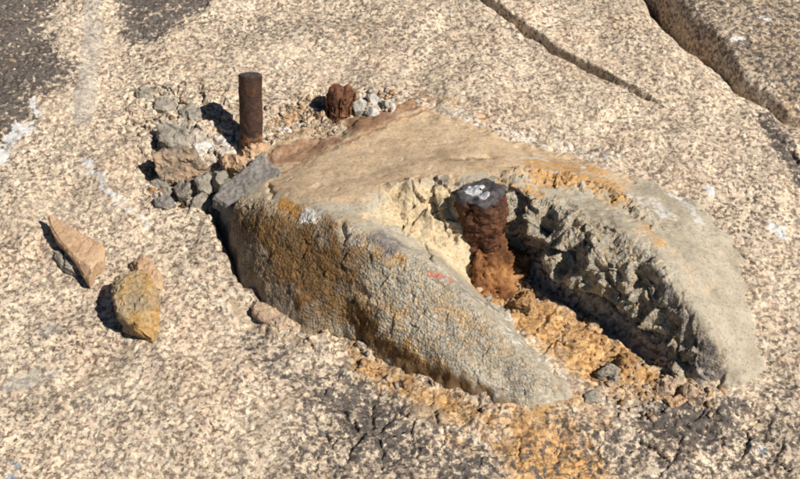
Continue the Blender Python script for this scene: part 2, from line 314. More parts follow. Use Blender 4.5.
def concrete_material():
    t = NT('weathered_concrete'); w = t.warp(120, .004)
    m1 = t.attr('stain'); m2 = t.attr('crust'); m3 = t.attr('face')
    n1 = t.noise(22, 5, .6); n2 = t.noise(120, 3, .6); n3 = t.noise(300, 2, .6); n4 = t.noise(55, 4, .6, off=2.2)
    d, c = t.vor(330, w); d2, c2 = t.vor(150, w)
    col = t.ramp(n1, [(.3, (.34, .29, .215)), (.5, (.43, .375, .285)), (.7, (.51, .455, .36))])
    agg = t.ramp(c[0], [(0, .55), (.25, .85), (.6, 1.05), (1, 1.25)]); acol = t.ramp(c2[1], [(0, (.9, .93, 1.0)), (.5, (1, 1, 1)), (1, (1.15, .98, .8))])
    tan = t.ramp(n1, [(.25, (.39, .27, .16)), (.5, (.53, .39, .25)), (.75, (.63, .48, .33))])
    tan = t.mix(t.ramp(n4, [(.45, 0.), (.7, .6)]), tan, (.66, .50, .33))
    col = t.mix(t.ramp(t.noise(48, 5, .7, off=8.), [(.45, 0.), (.68, .45)]), col, t.ramp(n1, [(.3, (.26, .23, .185)), (.7, (.54, .45, .32))]))
    col = t.mix(t.edge(m1[0], n4, .6, .15, .85), col, tan)
    orange = t.ramp(n4, [(.3, (.27, .13, .045)), (.5, (.50, .26, .075)), (.72, (.64, .42, .18))])
    col = t.mix(t.edge(m1[1], n4, .9, .25, .95), col, orange)
    brown = t.ramp(n4, [(.3, (.10, .058, .026)), (.55, (.18, .105, .045)), (.75, (.32, .195, .08))])
    col = t.mix(t.edge(m1[2], n4, .45, .1, .7), col, brown)
    col = t.mix(t.math('MULTIPLY', t.edge(m2[1], n2, 1., .3, .8), .85), col, t.ramp(n2, [(.3, (.55, .53, .48)), (.7, (.68, .66, .61))]))
    col = t.mix(t.edge(m3[1], n4, .7, .2, .8), col, t.ramp(n4, [(.3, (.48, .37, .22)), (.6, (.66, .53, .35))]))   # cream broken face
    col = t.mix(t.edge(m3[2], n4, .8, .15, .85), col, t.ramp(n1, [(.3, (.24, .13, .075)), (.55, (.36, .215, .13)), (.75, (.49, .34, .23))]))
    col = t.mix(t.math('MULTIPLY_ADD', m3[0], .65, .28), col, t.mix(1., col, t.mix(1., agg, acol, 'MULTIPLY'), 'MULTIPLY'))
    pit = t.ramp(n3, [(.56, 0.), (.66, 1.)]); col = t.mix(t.math('MULTIPLY', pit, .5), col, (.13, .09, .06))
    col = t.mix(t.math('MULTIPLY', t.edge(m2[0], n2, 1.1, .25, .9), .9), col, t.ramp(n3, [(.3, (.10, .085, .085)), (.7, (.22, .195, .19))]))  # dark patches and the painted shade of grooves and hollow
    col = t.mix(t.math('MULTIPLY', t.edge(m2[2], n2, 1.2, .4, .8), .7), col, (.50, .14, .09))
    h = t.math('ADD', t.math('MULTIPLY', n2, t.math('MULTIPLY_ADD', m3[0], .5, .2)), t.math('MULTIPLY', n3, .3))
    h = t.math('ADD', h, t.math('MULTIPLY', t.math('MULTIPLY', t.math('SUBTRACT', c[0], d), 1.6), m3[0]))
    return t.done(col, h, .0018, .7, .9, .15)

def rust_material(name, dark, mid, hot, patch=None):
    t = NT(name); n1 = t.noise(38, 5, .6); n2 = t.noise(160, 4, .65); n3 = t.noise(420, 2)
    f = t.math('MULTIPLY_ADD', n1, .6, t.math('MULTIPLY', n2, .4))
    col = t.ramp(f, [(.34, dark), (.5, mid), (.66, hot)])
    col = t.mix(t.ramp(n3, [(.55, 0.), (.72, .6)]), col, dark)
    rough = .72
    if patch:
        m = t.attr('stain')
        col = t.mix(t.edge(m[1], n2, .6, .35, .65), col, t.ramp(n2, [(.3, (.035, .030, .030)), (.7, (.13, .115, .115))]))
        col = t.mix(t.edge(m[2], n2, .8, .35, .65), col, t.ramp(f, [(.40, dark), (.54, (.24, .11, .045)), (.68, (.42, .24, .11))]))
        w = t.edge(m[0], t.noise(110, 3, .6, off=4.), .9, .42, .6); col = t.mix(w, col, t.ramp(n2, [(.35, (.50, .50, .52)), (.65, (.78, .77, .76))]))
    return t.done(col, t.math('ADD', t.math('MULTIPLY', n2, .9), t.math('MULTIPLY', n1, 1.)), .0022, .9, rough, .35, .15)

def stone_material(name, stops, scale=45, speck=.35, bump=.8):
    t = NT(name); n1 = t.noise(scale, 5, .6); n2 = t.noise(190, 3, .6); d, c = t.vor(260)
    col = t.ramp(n1, stops); col = t.mix(speck, col, t.mix(1., col, t.ramp(c[0], [(0, .45), (.4, .95), (1, 1.3)]), 'MULTIPLY'))
    pit = t.ramp(t.noise(300, 2, off=1.), [(.6, 0.), (.7, 1.)]); col = t.mix(t.math('MULTIPLY', pit, .4), col, (.10, .07, .055))
    return t.done(col, t.math('ADD', n2, t.math('MULTIPLY', n1, .6)), .0018, bump, .88, .2)

MAT = dict(
    granite=granite_material(), concrete=concrete_material(),
    pin=rust_material('rusty_pin_steel', (.024, .015, .012), (.065, .032, .020), (.15, .070, .034), True),
    bolt=rust_material('rusty_bolt_steel', (.028, .014, .009), (.095, .038, .019), (.22, .09, .036), True),
    stub=rust_material('rusty_stub_steel', (.04, .018, .012), (.17, .07, .035), (.30, .14, .07), True),
    grey=stone_material('grey_concrete', [(.3, (.19, .163, .13)), (.5, (.32, .28, .225)), (.7, (.45, .40, .325))]),
    dkgrey=stone_material('dark_grey_concrete', [(.3, (.15, .132, .115)), (.5, (.24, .215, .19)), (.7, (.33, .30, .265))]),
    pale=stone_material('pale_concrete', [(.3, (.42, .385, .33)), (.5, (.56, .52, .45)), (.7, (.68, .64, .57))]),
    tan=stone_material('tan_mortar', [(.3, (.40, .25, .145)), (.5, (.52, .34, .205)), (.7, (.60, .42, .27))], 30, .2, .5),
    ochre=stone_material('ochre_stone', [(.30, (.20, .165, .125)), (.42, (.33, .25, .16)), (.52, (.40, .28, .145)), (.60, (.47, .27, .09)), (.70, (.44, .36, .25))], 26, .6),
    brown=stone_material('brown_granite', [(.3, (.30, .20, .13)), (.5, (.47, .34, .235)), (.7, (.60, .46, .33))], 60, .5),
    rubbletop=stone_material('brown_coated_concrete', [(.34, (.19, .165, .14)), (.46, (.30, .225, .16)), (.6, (.44, .30, .19))], 40, .5),
    crust=stone_material('rust_crust', [(.3, (.07, .03, .015)), (.48, (.20, .085, .032)), (.62, (.36, .17, .065)), (.75, (.50, .30, .15))], 34, .5),
    rusty=stone_material('rust_stained_rubble', [(.3, (.20, .10, .045)), (.5, (.38, .215, .095)), (.7, (.52, .37, .21))], 40, .5),
)

# ------------------------------------------------------------------ object helpers
def link(name, me, base=(0, 0, 0), parent=None, rot=None):
    o = bpy.data.objects.new(name, me); scene.collection.objects.link(o)
    if parent: o.parent = parent
    else: o.matrix_world = M_ROCK @ Matrix.Translation(base) @ (rot or Matrix())
    return o
def tag(o, label=None, cat=None, group=None, kind=None):
    for k, v in (('label', label), ('category', cat), ('group', group), ('kind', kind)):
        if v: o[k] = v
    return o
def np_mesh(name, co, quads, mat, smooth=True):
    me = bpy.data.meshes.new(name); me.vertices.add(len(co)); me.vertices.foreach_set('co', np.asarray(co, np.float32).ravel())
    k = quads.shape[1]; n = len(quads)
    me.loops.add(n*k); me.loops.foreach_set('vertex_index', quads.astype(np.int32).ravel())
    me.polygons.add(n); me.polygons.foreach_set('loop_start', np.arange(0, n*k, k, dtype=np.int32)); me.polygons.foreach_set('loop_total', np.full(n, k, np.int32))
    if smooth: me.polygons.foreach_set('use_smooth', np.ones(n, bool))
    me.materials.append(mat); me.update(calc_edges=True); me.validate(); return me
def col_attr(me, name, a, b, c):
    at_ = me.attributes.new(name, 'FLOAT_COLOR', 'POINT'); n = len(me.vertices)
    v = np.ones((n, 4), np.float32); v[:, 0] = a; v[:, 1] = b; v[:, 2] = c; at_.data.foreach_set('color', v.ravel())
def grid_quads(nx, ny):
    i = np.arange(nx*ny).reshape(ny, nx); return np.stack([i[:-1, :-1], i[:-1, 1:], i[1:, 1:], i[1:, :-1]], -1).reshape(-1, 4)

# ------------------------------------------------------------------ masks on surfaces
class Mask:
    def __init__(s, x, y):
        s.x = x+.007*perlin2(x*45, y*45, 70)+.003*perlin2(x*130, y*130, 71); s.y = y+.007*perlin2(x*45, y*45, 72)+.003*perlin2(x*130, y*130, 73)
        s.v = np.zeros(len(x), np.float32)
    def box(s, pts, m):
        p = np.array(pts); return (s.x > p[:, 0].min()-m) & (s.x < p[:, 0].max()+m) & (s.y > p[:, 1].min()-m) & (s.y < p[:, 1].max()+m)
    def poly(s, pts, soft=.012, k=1.):
        P = on(*pts); b = s.box(P, soft*2); s.v[b] = np.maximum(s.v[b], k*sstep(-soft, soft, poly_sd(s.x[b], s.y[b], P))); return s
    def line(s, pts, r, k=1.):
        P = on(*pts); P = P if len(P) > 1 else P*2; b = s.box(P, r*2); s.v[b] = np.maximum(s.v[b], k*sstep(r, r*.35, seg_dist(s.x[b], s.y[b], P))); return s

# ------------------------------------------------------------------ bedrock
def axis(lo, hi, step, out_lo, out_hi, n=36):
    a = np.arange(lo, hi, step); g = np.linspace(0, 1, n+1)[1:]**2.6
    return np.concatenate([(lo-(lo-out_lo)*g)[::-1], a, hi+(out_hi-hi)*g])
gx = axis(-.68, .68, .00128, -6, 6); gy = axis(-.385, .57, .00128, -1.6, 6)
X, Y = np.meshgrid(gx, gy); x = X.ravel(); y = Y.ravel()
z = ground_h(x, y)
co = np.stack([x, y, z], 1)
fine = np.stack([x, y, z], 1)[:, :2]
bedrock = np_mesh('bedrock', co, grid_quads(len(gx), len(gy)), MAT['granite'])
mk = lambda: Mask(x, y)
dark = (mk().poly([(-40, -40), (40, -30), (62, 0), (40, 22), (55, 45), (72, 72), (52, 92), (28, 95), (35, 118), (12, 132), (0, 150), (-40, 170)], .03, .92)
        .poly([(118, -40), (230, -40), (208, 5), (180, 22), (158, 40), (128, 46), (122, 20)], .02, .84)
        .poly([(310, 390), (345, 375), (385, 395), (420, 430), (440, 455), (380, 470), (340, 445)], .04, .86)
        .poly([(640, 410), (690, 395), (735, 400), (745, 430), (720, 458), (660, 452), (635, 435)], .03, .90)
        .poly([(440, 430), (500, 450), (505, 500), (430, 500)], .03, .62)
        .line([(765, 120), (778, 140), (800, 175), (830, 200)], .022, .75).line([(768, 118), (775, 135)], .02, .6)
        .poly([(672, -30), (860, -30), (860, 150), (800, 115), (745, 75), (700, 30)], .03, .44)
        .line([(560, 420), (640, 455), (690, 470)], .03, .4).line([(255, 345), (300, 385)], .04, .30)
        .line([(770, 395), (795, 385)], .02, .5).poly([(290, 350), (420, 410), (520, 440), (640, 400), (820, 400), (820, 520), (280, 520)], .05, .36).line([(240, 30), (330, 25), (430, 45)], .07, .22).line([(50, 400), (150, 410)], .03, .22))
rust = (mk().poly([(478, 262), (505, 262), (540, 296), (600, 325), (660, 372), (690, 392), (650, 395), (600, 385), (560, 365), (520, 330), (490, 300)], .02, 1.2)
        .poly([(500, 415), (545, 400), (580, 430), (610, 470), (620, 520), (520, 520), (500, 450)], .03, 1.1)
        .poly([(340, 340), (400, 372), (500, 415), (490, 440), (430, 415), (360, 375)], .02, .95)
        .line([(590, 370), (660, 385), (700, 395)], .03, .6).line([(560, 390), (600, 420)], .03, .55)
        .line([(240, 270), (275, 315), (340, 340)], .012, .45).line([(415, 94), (450, 103), (500, 124)], .008, .5)
        .line([(270, 125), (300, 112), (330, 120), (300, 138)], .016, .55).line([(790, 100), (800, 110), (850, 140)], .03, .45)
        .line([(450, 440), (470, 450)], .015, .6).line([(10, 60), (6, 68)], .008, .7).line([(140, 20), (150, 30)], .02, .3))
white = (mk().line([(86, 162), (98, 178), (112, 195)], .010, .66).line([(112, 195), (128, 208), (146, 222)], .010, .50).line([(0, 160), (12, 140), (26, 128)], .018, .75).line([(32, 102), (38, 112)], .009, .8)
         .line([(772, 226), (782, 235)], .009, 1.).line([(706, 188), (710, 194)], .005, .95).line([(735, 38), (740, 42)], .006, .9).line([(762, 18), (768, 19)], .005, .8)
         .line([(440, 112), (500, 132), (560, 146), (620, 160)], .012, .34).line([(190, 150), (225, 140), (235, 150)], .014, .55).line([(350, 100), (395, 108)], .014, .5).line([(560, 383), (562, 388)], .003, 1.)
         .line([(50, 372), (60, 374)], .010, .35).line([(760, 448), (764, 452)], .006, .6).line([(285, 130), (330, 140)], .014, .5).line([(498, 312), (506, 316)], .006, .8))
grey = (mk().line([(94, -20), (90, 60), (82, 120)], .022, .75).poly([(125, -30), (175, -30), (160, 40), (128, 44)], .02, .5).poly([(152, 122), (185, 118), (212, 140), (200, 150), (165, 150)], .012, .8)
        .poly([(130, 95), (170, 88), (215, 115), (190, 130), (150, 112)], .02, .55).line([(660, 470), (690, 476)], .012, .5).line([(33, 377), (12, 386)], .014, 1.3).line([(42, 329), (60, 330)], .010, 1.2).line([(545, 350), (575, 385)], .02, .5))
sed = (mk().line([(235, 300), (260, 330), (310, 345)], .014, .5).poly([(405, 402), (425, 400), (455, 418), (440, 430), (420, 420)], .008, .7).line([(222, 215), (238, 260)], .012, .55)
       .poly([(675, -20), (860, -20), (860, 165), (800, 118), (740, 72)], .02, .5).line([(90, 40), (112, 110)], .012, .35))
blue = mk().line([(17, 465), (23, 467)], .008, .6).line([(10, 476), (14, 478)], .005, .6).line([(758, 451), (764, 453)], .004, .5)
col_attr(bedrock, 'stain', dark.v, rust.v, white.v); col_attr(bedrock, 'crust', grey.v, sed.v, blue.v)
tag(link('bedrock', bedrock), kind='structure')

# ------------------------------------------------------------------ concrete footing
fx = np.arange(_foot_lo[0], _foot_hi[0], .00095); fy = np.arange(_foot_lo[1], _foot_hi[1], .00095)
X, Y = np.meshgrid(fx, fy); x = X.ravel().astype(np.float32); y = Y.ravel().astype(np.float32)
z = (footing_raw(x, y)+footing_step(x, y)).astype(np.float32); gz = ground_h(x, y)
keep = (z > gz-.010)
crag = sstep(-.012, .012, poly_sd(x, y, CRAG)); backw = sstep(-.01, .012, poly_sd(x, y, BACKW)); face = sstep(-.012, .01, poly_sd(x, y, FACE))
Z = z.reshape(X.shape); dzy, dzx = np.gradient(Z, .00095); nrm = np.stack([-dzx.ravel(), -dzy.ravel(), np.ones(len(x))], 1).astype(np.float32); nrm /= np.linalg.norm(nrm, axis=1, keepdims=True)
pos = np.stack([x, y, z], 1).astype(np.float32)
edge_fade = sstep(-.004, .02, z-gz)
disp = .0022*fbm3(pos*16, 3, 1)*edge_fade + .0004*fbm3(pos*90, 3, 2)
# coarse broken aggregate on the wall of the channel
lump = fbm3(pos*np.array([30, 30, 30], np.float32), 3, 5); pock = np.clip(perlin3(pos*36, 9)-.08, 0, 1)
ci = crag > .01; fac = np.zeros(len(x), np.float32); fac[ci] = .021*facets3(pos[ci]*23, 3)+.007*facets3(pos[ci]*55, 5)+.0018*facets3(pos[ci]*130, 6)
disp += crag*(fac+.008*lump-.028*pock+.0015*fbm3(pos*150, 2, 8))
# flutes of the broken face behind the bolt
bi = backw > .01; fb = np.zeros(len(x), np.float32); fb[bi] = .012*facets3(pos[bi]*np.array([48, 26, 16], np.float32), 7)+.005*facets3(pos[bi]*90, 8)
disp += backw*(fb+.004*perlin3(pos*np.array([55, 18, 14], np.float32), 11))
fi = face > .01; ff = np.zeros(len(x), np.float32); ff[fi] = .0020*facets3(pos[fi]*50, 9)+.0009*facets3(pos[fi]*190, 10)
disp += face*(.0012*fbm3(pos*40, 3, 14)+ff)
top = (1-np.clip(crag+backw+face, 0, 1)); disp += top*(.0006*fbm3(pos*34, 3, 20)*sstep(.0, .03, z)-.0030*np.clip(perlin3(pos*110, 23)-.42, 0, 1)-.006*np.clip(perlin3(pos*42, 24)-.40, 0, 1))
chip = sstep(.030, .012, seg_dist(x, y, on((505, 186), (535, 176), (570, 182), (605, 192), (630, 205), (648, 222)))); hi_ = chip > .01; fc = np.zeros(len(x), np.float32); fc[hi_] = .008*facets3(pos[hi_]*50, 12)+.006*facets3(pos[hi_]*110, 13)
disp += chip*(1-crag)*fc
disp += sstep(.025, .0, z-gz)*(.005*fbm3(pos*42, 3, 33))
P2 = pos+nrm*disp[:, None].astype(np.float32)
# undercut: the foot of the channel wall is hollowed back below the lip
wall = [tuple(at(*q)[:2]) for q in ((503, 240, 0), (540, 278, 0), (590, 312, 0), (640, 348, 0), (690, 386, 0))]
sdw = seg_dist(x, y, wall); uc = sstep(.055, .02, sdw)*sstep(.034, .010, z)*sstep(.34, .26, x)
P2[:, 0] += .036*uc; P2[:, 1] += .027*uc
# grooves, hollows and spalled patches
NOSE = on((622, 236), (648, 246), (668, 275), (690, 305), (712, 335), (728, 352), (716, 386), (690, 384), (655, 330), (632, 280))
nose = sstep(-.010, .012, poly_sd(x, y, NOSE)); ni = nose > .01; fn = np.zeros(len(x), np.float32); fn[ni] = .010*facets3(pos[ni]*np.array([40, 26, 34], np.float32), 15)+.004*facets3(pos[ni]*95, 16)
P2 += nrm*(nose*(1-crag)*fn)[:, None]
right = sstep(.17, .22, x)*top*sstep(0, .012, z-gz); ri = right > .01; fr = np.zeros(len(x), np.float32); fr[ri] = .0035*fbm3(pos[ri]*14, 2, 18)+.0009*fbm3(pos[ri]*75, 2, 19)-.005*np.clip(perlin3(pos[ri]*85, 41)-.35, 0, 1)
P2 += nrm*(right*(1-nose)*fr)[:, None]
for pts, r, dp in (([(640, 262), (652, 285), (668, 312), (684, 332)], .0065, .016), ([(612, 243), (620, 262), (624, 280)], .011, .020), ([(694, 332), (702, 352), (714, 370)], .012, .022), ([(714, 352), (722, 372)], .004, .010), ([(343, 224), (345, 236)], .004, .010), ([(455, 158), (470, 160), (490, 155)], .008, .004),
                   ([(545, 222), (556, 236)], .010, .016), ([(528, 208), (540, 216)], .009, .014), ([(570, 248), (566, 266)], .009, .014), ([(356, 316), (366, 336)], .005, .006), ([(466, 292), (484, 303), (500, 313)], .003, .007), ([(424, 246), (432, 262)], .003, .007), ([(268, 184), (272, 198)], .003, .006)):
    d = seg_dist(x+.004*perlin2(x*70, y*70, 81), y+.004*perlin2(x*70, y*70, 82), on(*pts)); P2[:, 2] -= (dp*np.exp(-(d/r)**2)*(.8+.5*lump)).astype(np.float32)
q = grid_quads(len(fx), len(fy)); q = q[keep[q].any(1)]; used = np.unique(q); remap = np.full(len(x), -1, np.int64); remap[used] = np.arange(len(used))
me = np_mesh('concrete_footing', P2[used], remap[q], MAT['concrete']); x = x[used]; y = y[used]
mk = lambda: Mask(x, y)
tanm = (mk().poly([(262, 190), (258, 165), (268, 140), (300, 128), (335, 118), (348, 92), (365, 82), (410, 82), (450, 98), (500, 125), (600, 158), (640, 178), (620, 195), (560, 190), (520, 180), (480, 175), (400, 185), (350, 205), (300, 205)], .012, .95)
        .poly([(225, 205), (262, 195), (300, 208), (330, 222), (300, 240), (250, 235)], .014, .6).line([(640, 230), (680, 262), (700, 285)], .02, .35))
org = (mk().line([(282, 204), (298, 210)], .014, 1.0).line([(462, 262), (476, 284), (484, 296)], .016, .9).poly([(520, 158), (560, 160), (605, 172), (630, 195), (640, 215), (615, 208), (580, 190), (530, 185)], .012, .66).line([(640, 225), (660, 245)], .010, .55)
       .line([(375, 250), (400, 262)], .012, .6).line([(300, 265), (340, 290), (390, 320)], .03, .42).line([(405, 94), (436, 102)], .006, .8).line([(540, 192), (500, 184)], .008, .6)
       .line([(440, 300), (480, 330)], .02, .4).line([(360, 330), (420, 370), (490, 405)], .014, .62).line([(268, 180), (350, 145), (436, 106)], .005, .45).line([(340, 245), (370, 250)], .01, .5).line([(350, 218), (375, 225)], .01, .55))
brn = (mk().poly([(232, 215), (275, 212), (330, 225), (360, 245), (365, 275), (345, 300), (350, 330), (305, 330), (262, 290), (240, 250)], .035, .80).line([(372, 330), (362, 318), (350, 310)], .012, .85).line([(375, 345), (440, 385), (520, 412)], .012, .62)  # brown front stain; the short line paints the notch's shadow
       .poly([(268, 170), (275, 150), (335, 140), (345, 120), (365, 92), (400, 95), (425, 102), (350, 138), (300, 160)], .01, .30).line([(300, 160), (330, 147)], .004, .6).line([(455, 160), (490, 158)], .008, .4).line([(360, 125), (400, 112)], .012, .3))
drk_shade = (mk().poly([(362, 236), (380, 232), (405, 245), (420, 252), (395, 254), (372, 246)], .008, .85).line([(646, 260), (660, 285), (685, 320)], .012, .62).line([(695, 338), (705, 362), (716, 372)], .016, .7).line([(436, 184), (442, 183)], .006, .7)  # dark patches, plus shade painted into the grooves and nose hollow
       .line([(465, 292), (500, 312)], .005, .7).line([(505, 395), (515, 375)], .02, .45))
pale = (mk().line([(304, 216), (320, 217)], .008, 1.5).line([(625, 200), (650, 200), (668, 215)], .016, .62).line([(672, 195), (690, 205), (700, 222)], .010, .72).line([(520, 158), (545, 160)], .006, .8).line([(545, 171), (560, 172)], .004, .9).line([(575, 168), (585, 168)], .004, .7).line([(600, 176), (610, 180)], .004, .8)
        .line([(345, 232), (365, 240)], .008, .5).line([(440, 270), (480, 300), (530, 350)], .008, .45).line([(500, 330), (540, 360)], .012, .4))
red = mk().line([(430, 273), (442, 277)], .006, .95).line([(450, 280), (453, 285)], .006, .9)
crm = (mk().poly([(388, 186), (455, 184), (462, 215), (470, 245), (480, 290), (455, 270), (425, 250), (395, 230), (370, 222)], .008, .85).poly([(350, 215), (385, 205), (390, 228), (360, 228)], .01, .55).line([(255, 195), (268, 200)], .008, .7).line([(600, 195), (615, 210)], .008, .5))
col_attr(me, 'stain', tanm.v, org.v, brn.v); col_attr(me, 'crust', drk_shade.v, pale.v, red.v)  # first crust channel also carries the painted groove shade
redd = (mk().poly([(266, 168), (274, 148), (300, 140), (335, 132), (340, 142), (300, 160)], .008, .85).poly([(345, 120), (368, 90), (400, 94), (428, 102), (395, 118), (352, 138)], .008, .85).line([(268, 178), (310, 158), (352, 140), (400, 119), (440, 104)], .005, .75))
col_attr(me, 'face', np.clip(face*.9+crag*.8+backw*.2+nose*.5, 0, 1)[used], crm.v, redd.v)
tag(link('concrete_footing', me), 'broken rust-stained concrete footing with a gouged channel, cast on the granite', 'footing')

# ------------------------------------------------------------------ steel pins
def rod(name, px, py, length, r0, lean, prof, mat, top_round=.002, rough=.0012, h=None, seed=0, seg=96, roll=0, chip=0., facet=0.):
    """lathe of a corroded bar: prof = (share of length, radius factor) from the foot up"""
    b = hit([(px, py)])[0] if h is None else at(px, py, h)
    ks = np.linspace(0, 1, 110); rad = np.interp(ks, [p[0] for p in prof], [p[1] for p in prof])*r0
    rings = [(k*length, r) for k, r in zip(ks, rad)]
    R_ = rings[-1][1]; rings += [(length+top_round*.7, R_-top_round*.35), (length+top_round, R_-top_round)] + [(length+top_round, (R_-top_round)*f) for f in np.linspace(.95, .05, 18)]
    a = np.arange(seg)*2*np.pi/seg; co = []
    for zz, r in rings: co.append(np.stack([np.cos(a)*r, np.sin(a)*r, np.full(seg, zz)], 1))
    co = np.concatenate(co).astype(np.float32); n = len(rings)
    i = np.arange(n*seg).reshape(n, seg); q = np.stack([i[:-1], np.roll(i[:-1], -1, 1), np.roll(i[1:], -1, 1), i[1:]], -1).reshape(-1, 4)
    rr = np.hypot(co[:, 0], co[:, 1]); out = np.stack([co[:, 0]/np.maximum(rr, 1e-5), co[:, 1]/np.maximum(rr, 1e-5), 0*rr], 1)
    side = sstep(.5, .95, rr/r0)
    dn = rough*fbm3(co*40, 3, seed)+rough*.6*fbm3(co*130, 2, seed+1)
    co2 = co+out*(dn*side)[:, None]; co2[:, 2] += rough*.8*fbm3(co*70, 3, seed+4)*(co[:, 2] > length*.97)
    if chip:
        c = np.clip(perlin3(co*np.array([75, 75, 26], np.float32), seed+7), 0, 1)*sstep(0, .1, co[:, 2]/length); co2 -= out*(chip*c*side)[:, None]; co2[:, 2] -= chip*1.5*np.clip(perlin3(co*60, seed+8), -.2, 1)*(co[:, 2] > length*.93)
    co2 += out*(facet*(facets3(co*58, seed+11)+.5*facets3(co*140, seed+12))*side)[:, None]
    me = np_mesh('shaft', co2, q, mat)
    rot = Matrix.Rotation(-lean, 4, 'X') @ Matrix.Rotation(roll, 4, 'Y')
    root = link(name, None, (b[0], b[1], b[2]-.012), rot=rot); link('shaft', me, parent=root)
    return root, me, co
def collar(name, root, prof, mat, amp, seed, lobes=.0, a0=0., a1=2*math.pi):
    """crust round the foot of a bar: prof = (radius, height) from outside up to the bar"""
    seg, n = 120, 40; P = np.array(prof); t = np.linspace(0, len(P)-1, n); r = np.interp(t, range(len(P)), P[:, 0]); h = np.interp(t, range(len(P)), P[:, 1])
    a = np.linspace(a0, a1, seg); A, Rr = np.meshgrid(a, r); Hh = np.repeat(h[:, None], seg, 1)
    fade = np.sin(np.pi*(A-a0)/(a1-a0))**.5 if a1-a0 < 6.2 else 1.
    k = 1+lobes*perlin2(np.cos(A)*2.2+seed, np.sin(A)*2.2)
    co = np.stack([np.cos(A)*Rr*k, np.sin(A)*Rr*k, Hh*k*fade-.002*(1-fade)], -1).reshape(-1, 3).astype(np.float32)
    d = np.stack([np.cos(A), np.sin(A), np.full(A.shape, .6)], -1).reshape(-1, 3)
    co = co+d*(amp*(facets3(co*75, seed)+.6*facets3(co*170, seed+1)))[:, None]
    return link(name, np_mesh(name, co, grid_quads(seg, n), mat), parent=root)
# tall pin
o, me, c = rod('steel_pin', 251, 150, .113, .0160, R(27), [(0, 1.12), (.1, 1.10), (.18, .97), (.3, .98), (1, 1.)], MAT['pin'], .0016, .0007, seed=2, roll=R(1.5))
k = c[:, 2]/.113
col_attr(me, 'stain', 0, sstep(1.005, 1.01, k)*.6, np.clip(sstep(.42, .2, k)*.75, 0, 1))
collar('mortar_collar', o, [(.023, .006), (.021, .016), (.0185, .022), (.0155, .022)], MAT['tan'], .004, 3, .2, R(-150), R(40))
tag(o, 'tall slender brown rusted steel pin standing upright by the grey rubble', 'steel pin')
# thick bolt in the channel
o, me, c = rod('steel_bolt', 484, 268, .122, .0292, R(14), [(0, 1.05), (.12, .95), (.25, .82), (.42, .80), (.58, .90), (.72, 1.0), (1, 1.0)], MAT['bolt'], .004, .0034, h=-.004, seed=5, roll=R(-4), chip=.004, facet=.0045)
t_ = (c[:, 2] > .121); u, v = c[:, 0], c[:, 1]
paint = np.maximum.reduce([sstep(.017, .004, np.hypot(u+.008, (v-.002))), sstep(.010, .002, np.hypot(u-.004, v+.013)), sstep(.009, .004, np.hypot(u+.001, v-.006))])*t_
col_attr(me, 'stain', paint, sstep(.116, .121, c[:, 2]), sstep(.060, .02, c[:, 2])*.8)
collar('rust_crust', o, [(.058, -.004), (.050, .010), (.040, .020), (.032, .034), (.026, .046), (.022, .048)], MAT['crust'], .0075, 8, .22)
tag(o, 'thick rusty bolt necked at its foot, white paint on its dark top', 'bolt')
# low corroded stub
o, me, c = rod('steel_stub', 341, 116, .048, .0190, R(22), [(0, 1.15), (.2, 1.05), (.5, .98), (.8, 1.), (1, .96)], MAT['stub'], .004, .0022, seed=9, chip=.013)
col_attr(me, 'stain', 0, 0, .15)
for a_, w_, z0, z1, r_ in ((-170, 36, .012, .044, .0215), (-120, 40, .004, .030, .0215), (-75, 34, .014, .046, .0212), (-30, 44, .006, .038, .0218), (25, 36, .010, .042, .0215)):
    A, Z_ = np.meshgrid(np.radians(np.linspace(a_-w_/2, a_+w_/2, 18)), np.linspace(z0, z1, 20)); rr = r_+.0022*perlin2(A*6+a_, Z_*130)
    edge_ = .85+.3*perlin2(A*9, Z_*60+a_); front = np.stack([np.cos(A)*rr, np.sin(A)*rr, z0+(Z_-z0)*edge_], -1).reshape(-1, 3); back = front*np.array([.91, .91, 1])
    q_ = grid_quads(18, 20); i_ = np.arange(360).reshape(20, 18); ring = np.concatenate([i_[0], i_[1:, -1], i_[-1, -2::-1], i_[-2:0:-1, 0]]); nx = np.roll(ring, -1)
    fl = np_mesh('rust_flake', np.concatenate([front, back]), np.concatenate([q_, q_[:, ::-1]+360, np.stack([ring, ring+360, nx+360, nx], 1)]), MAT['stub']); col_attr(fl, 'stain', 0, 0, .4); link('rust_flake', fl, parent=o)
tag(o, 'short flaking rusted steel stub sunk in a pit among pale chips', 'steel stub')

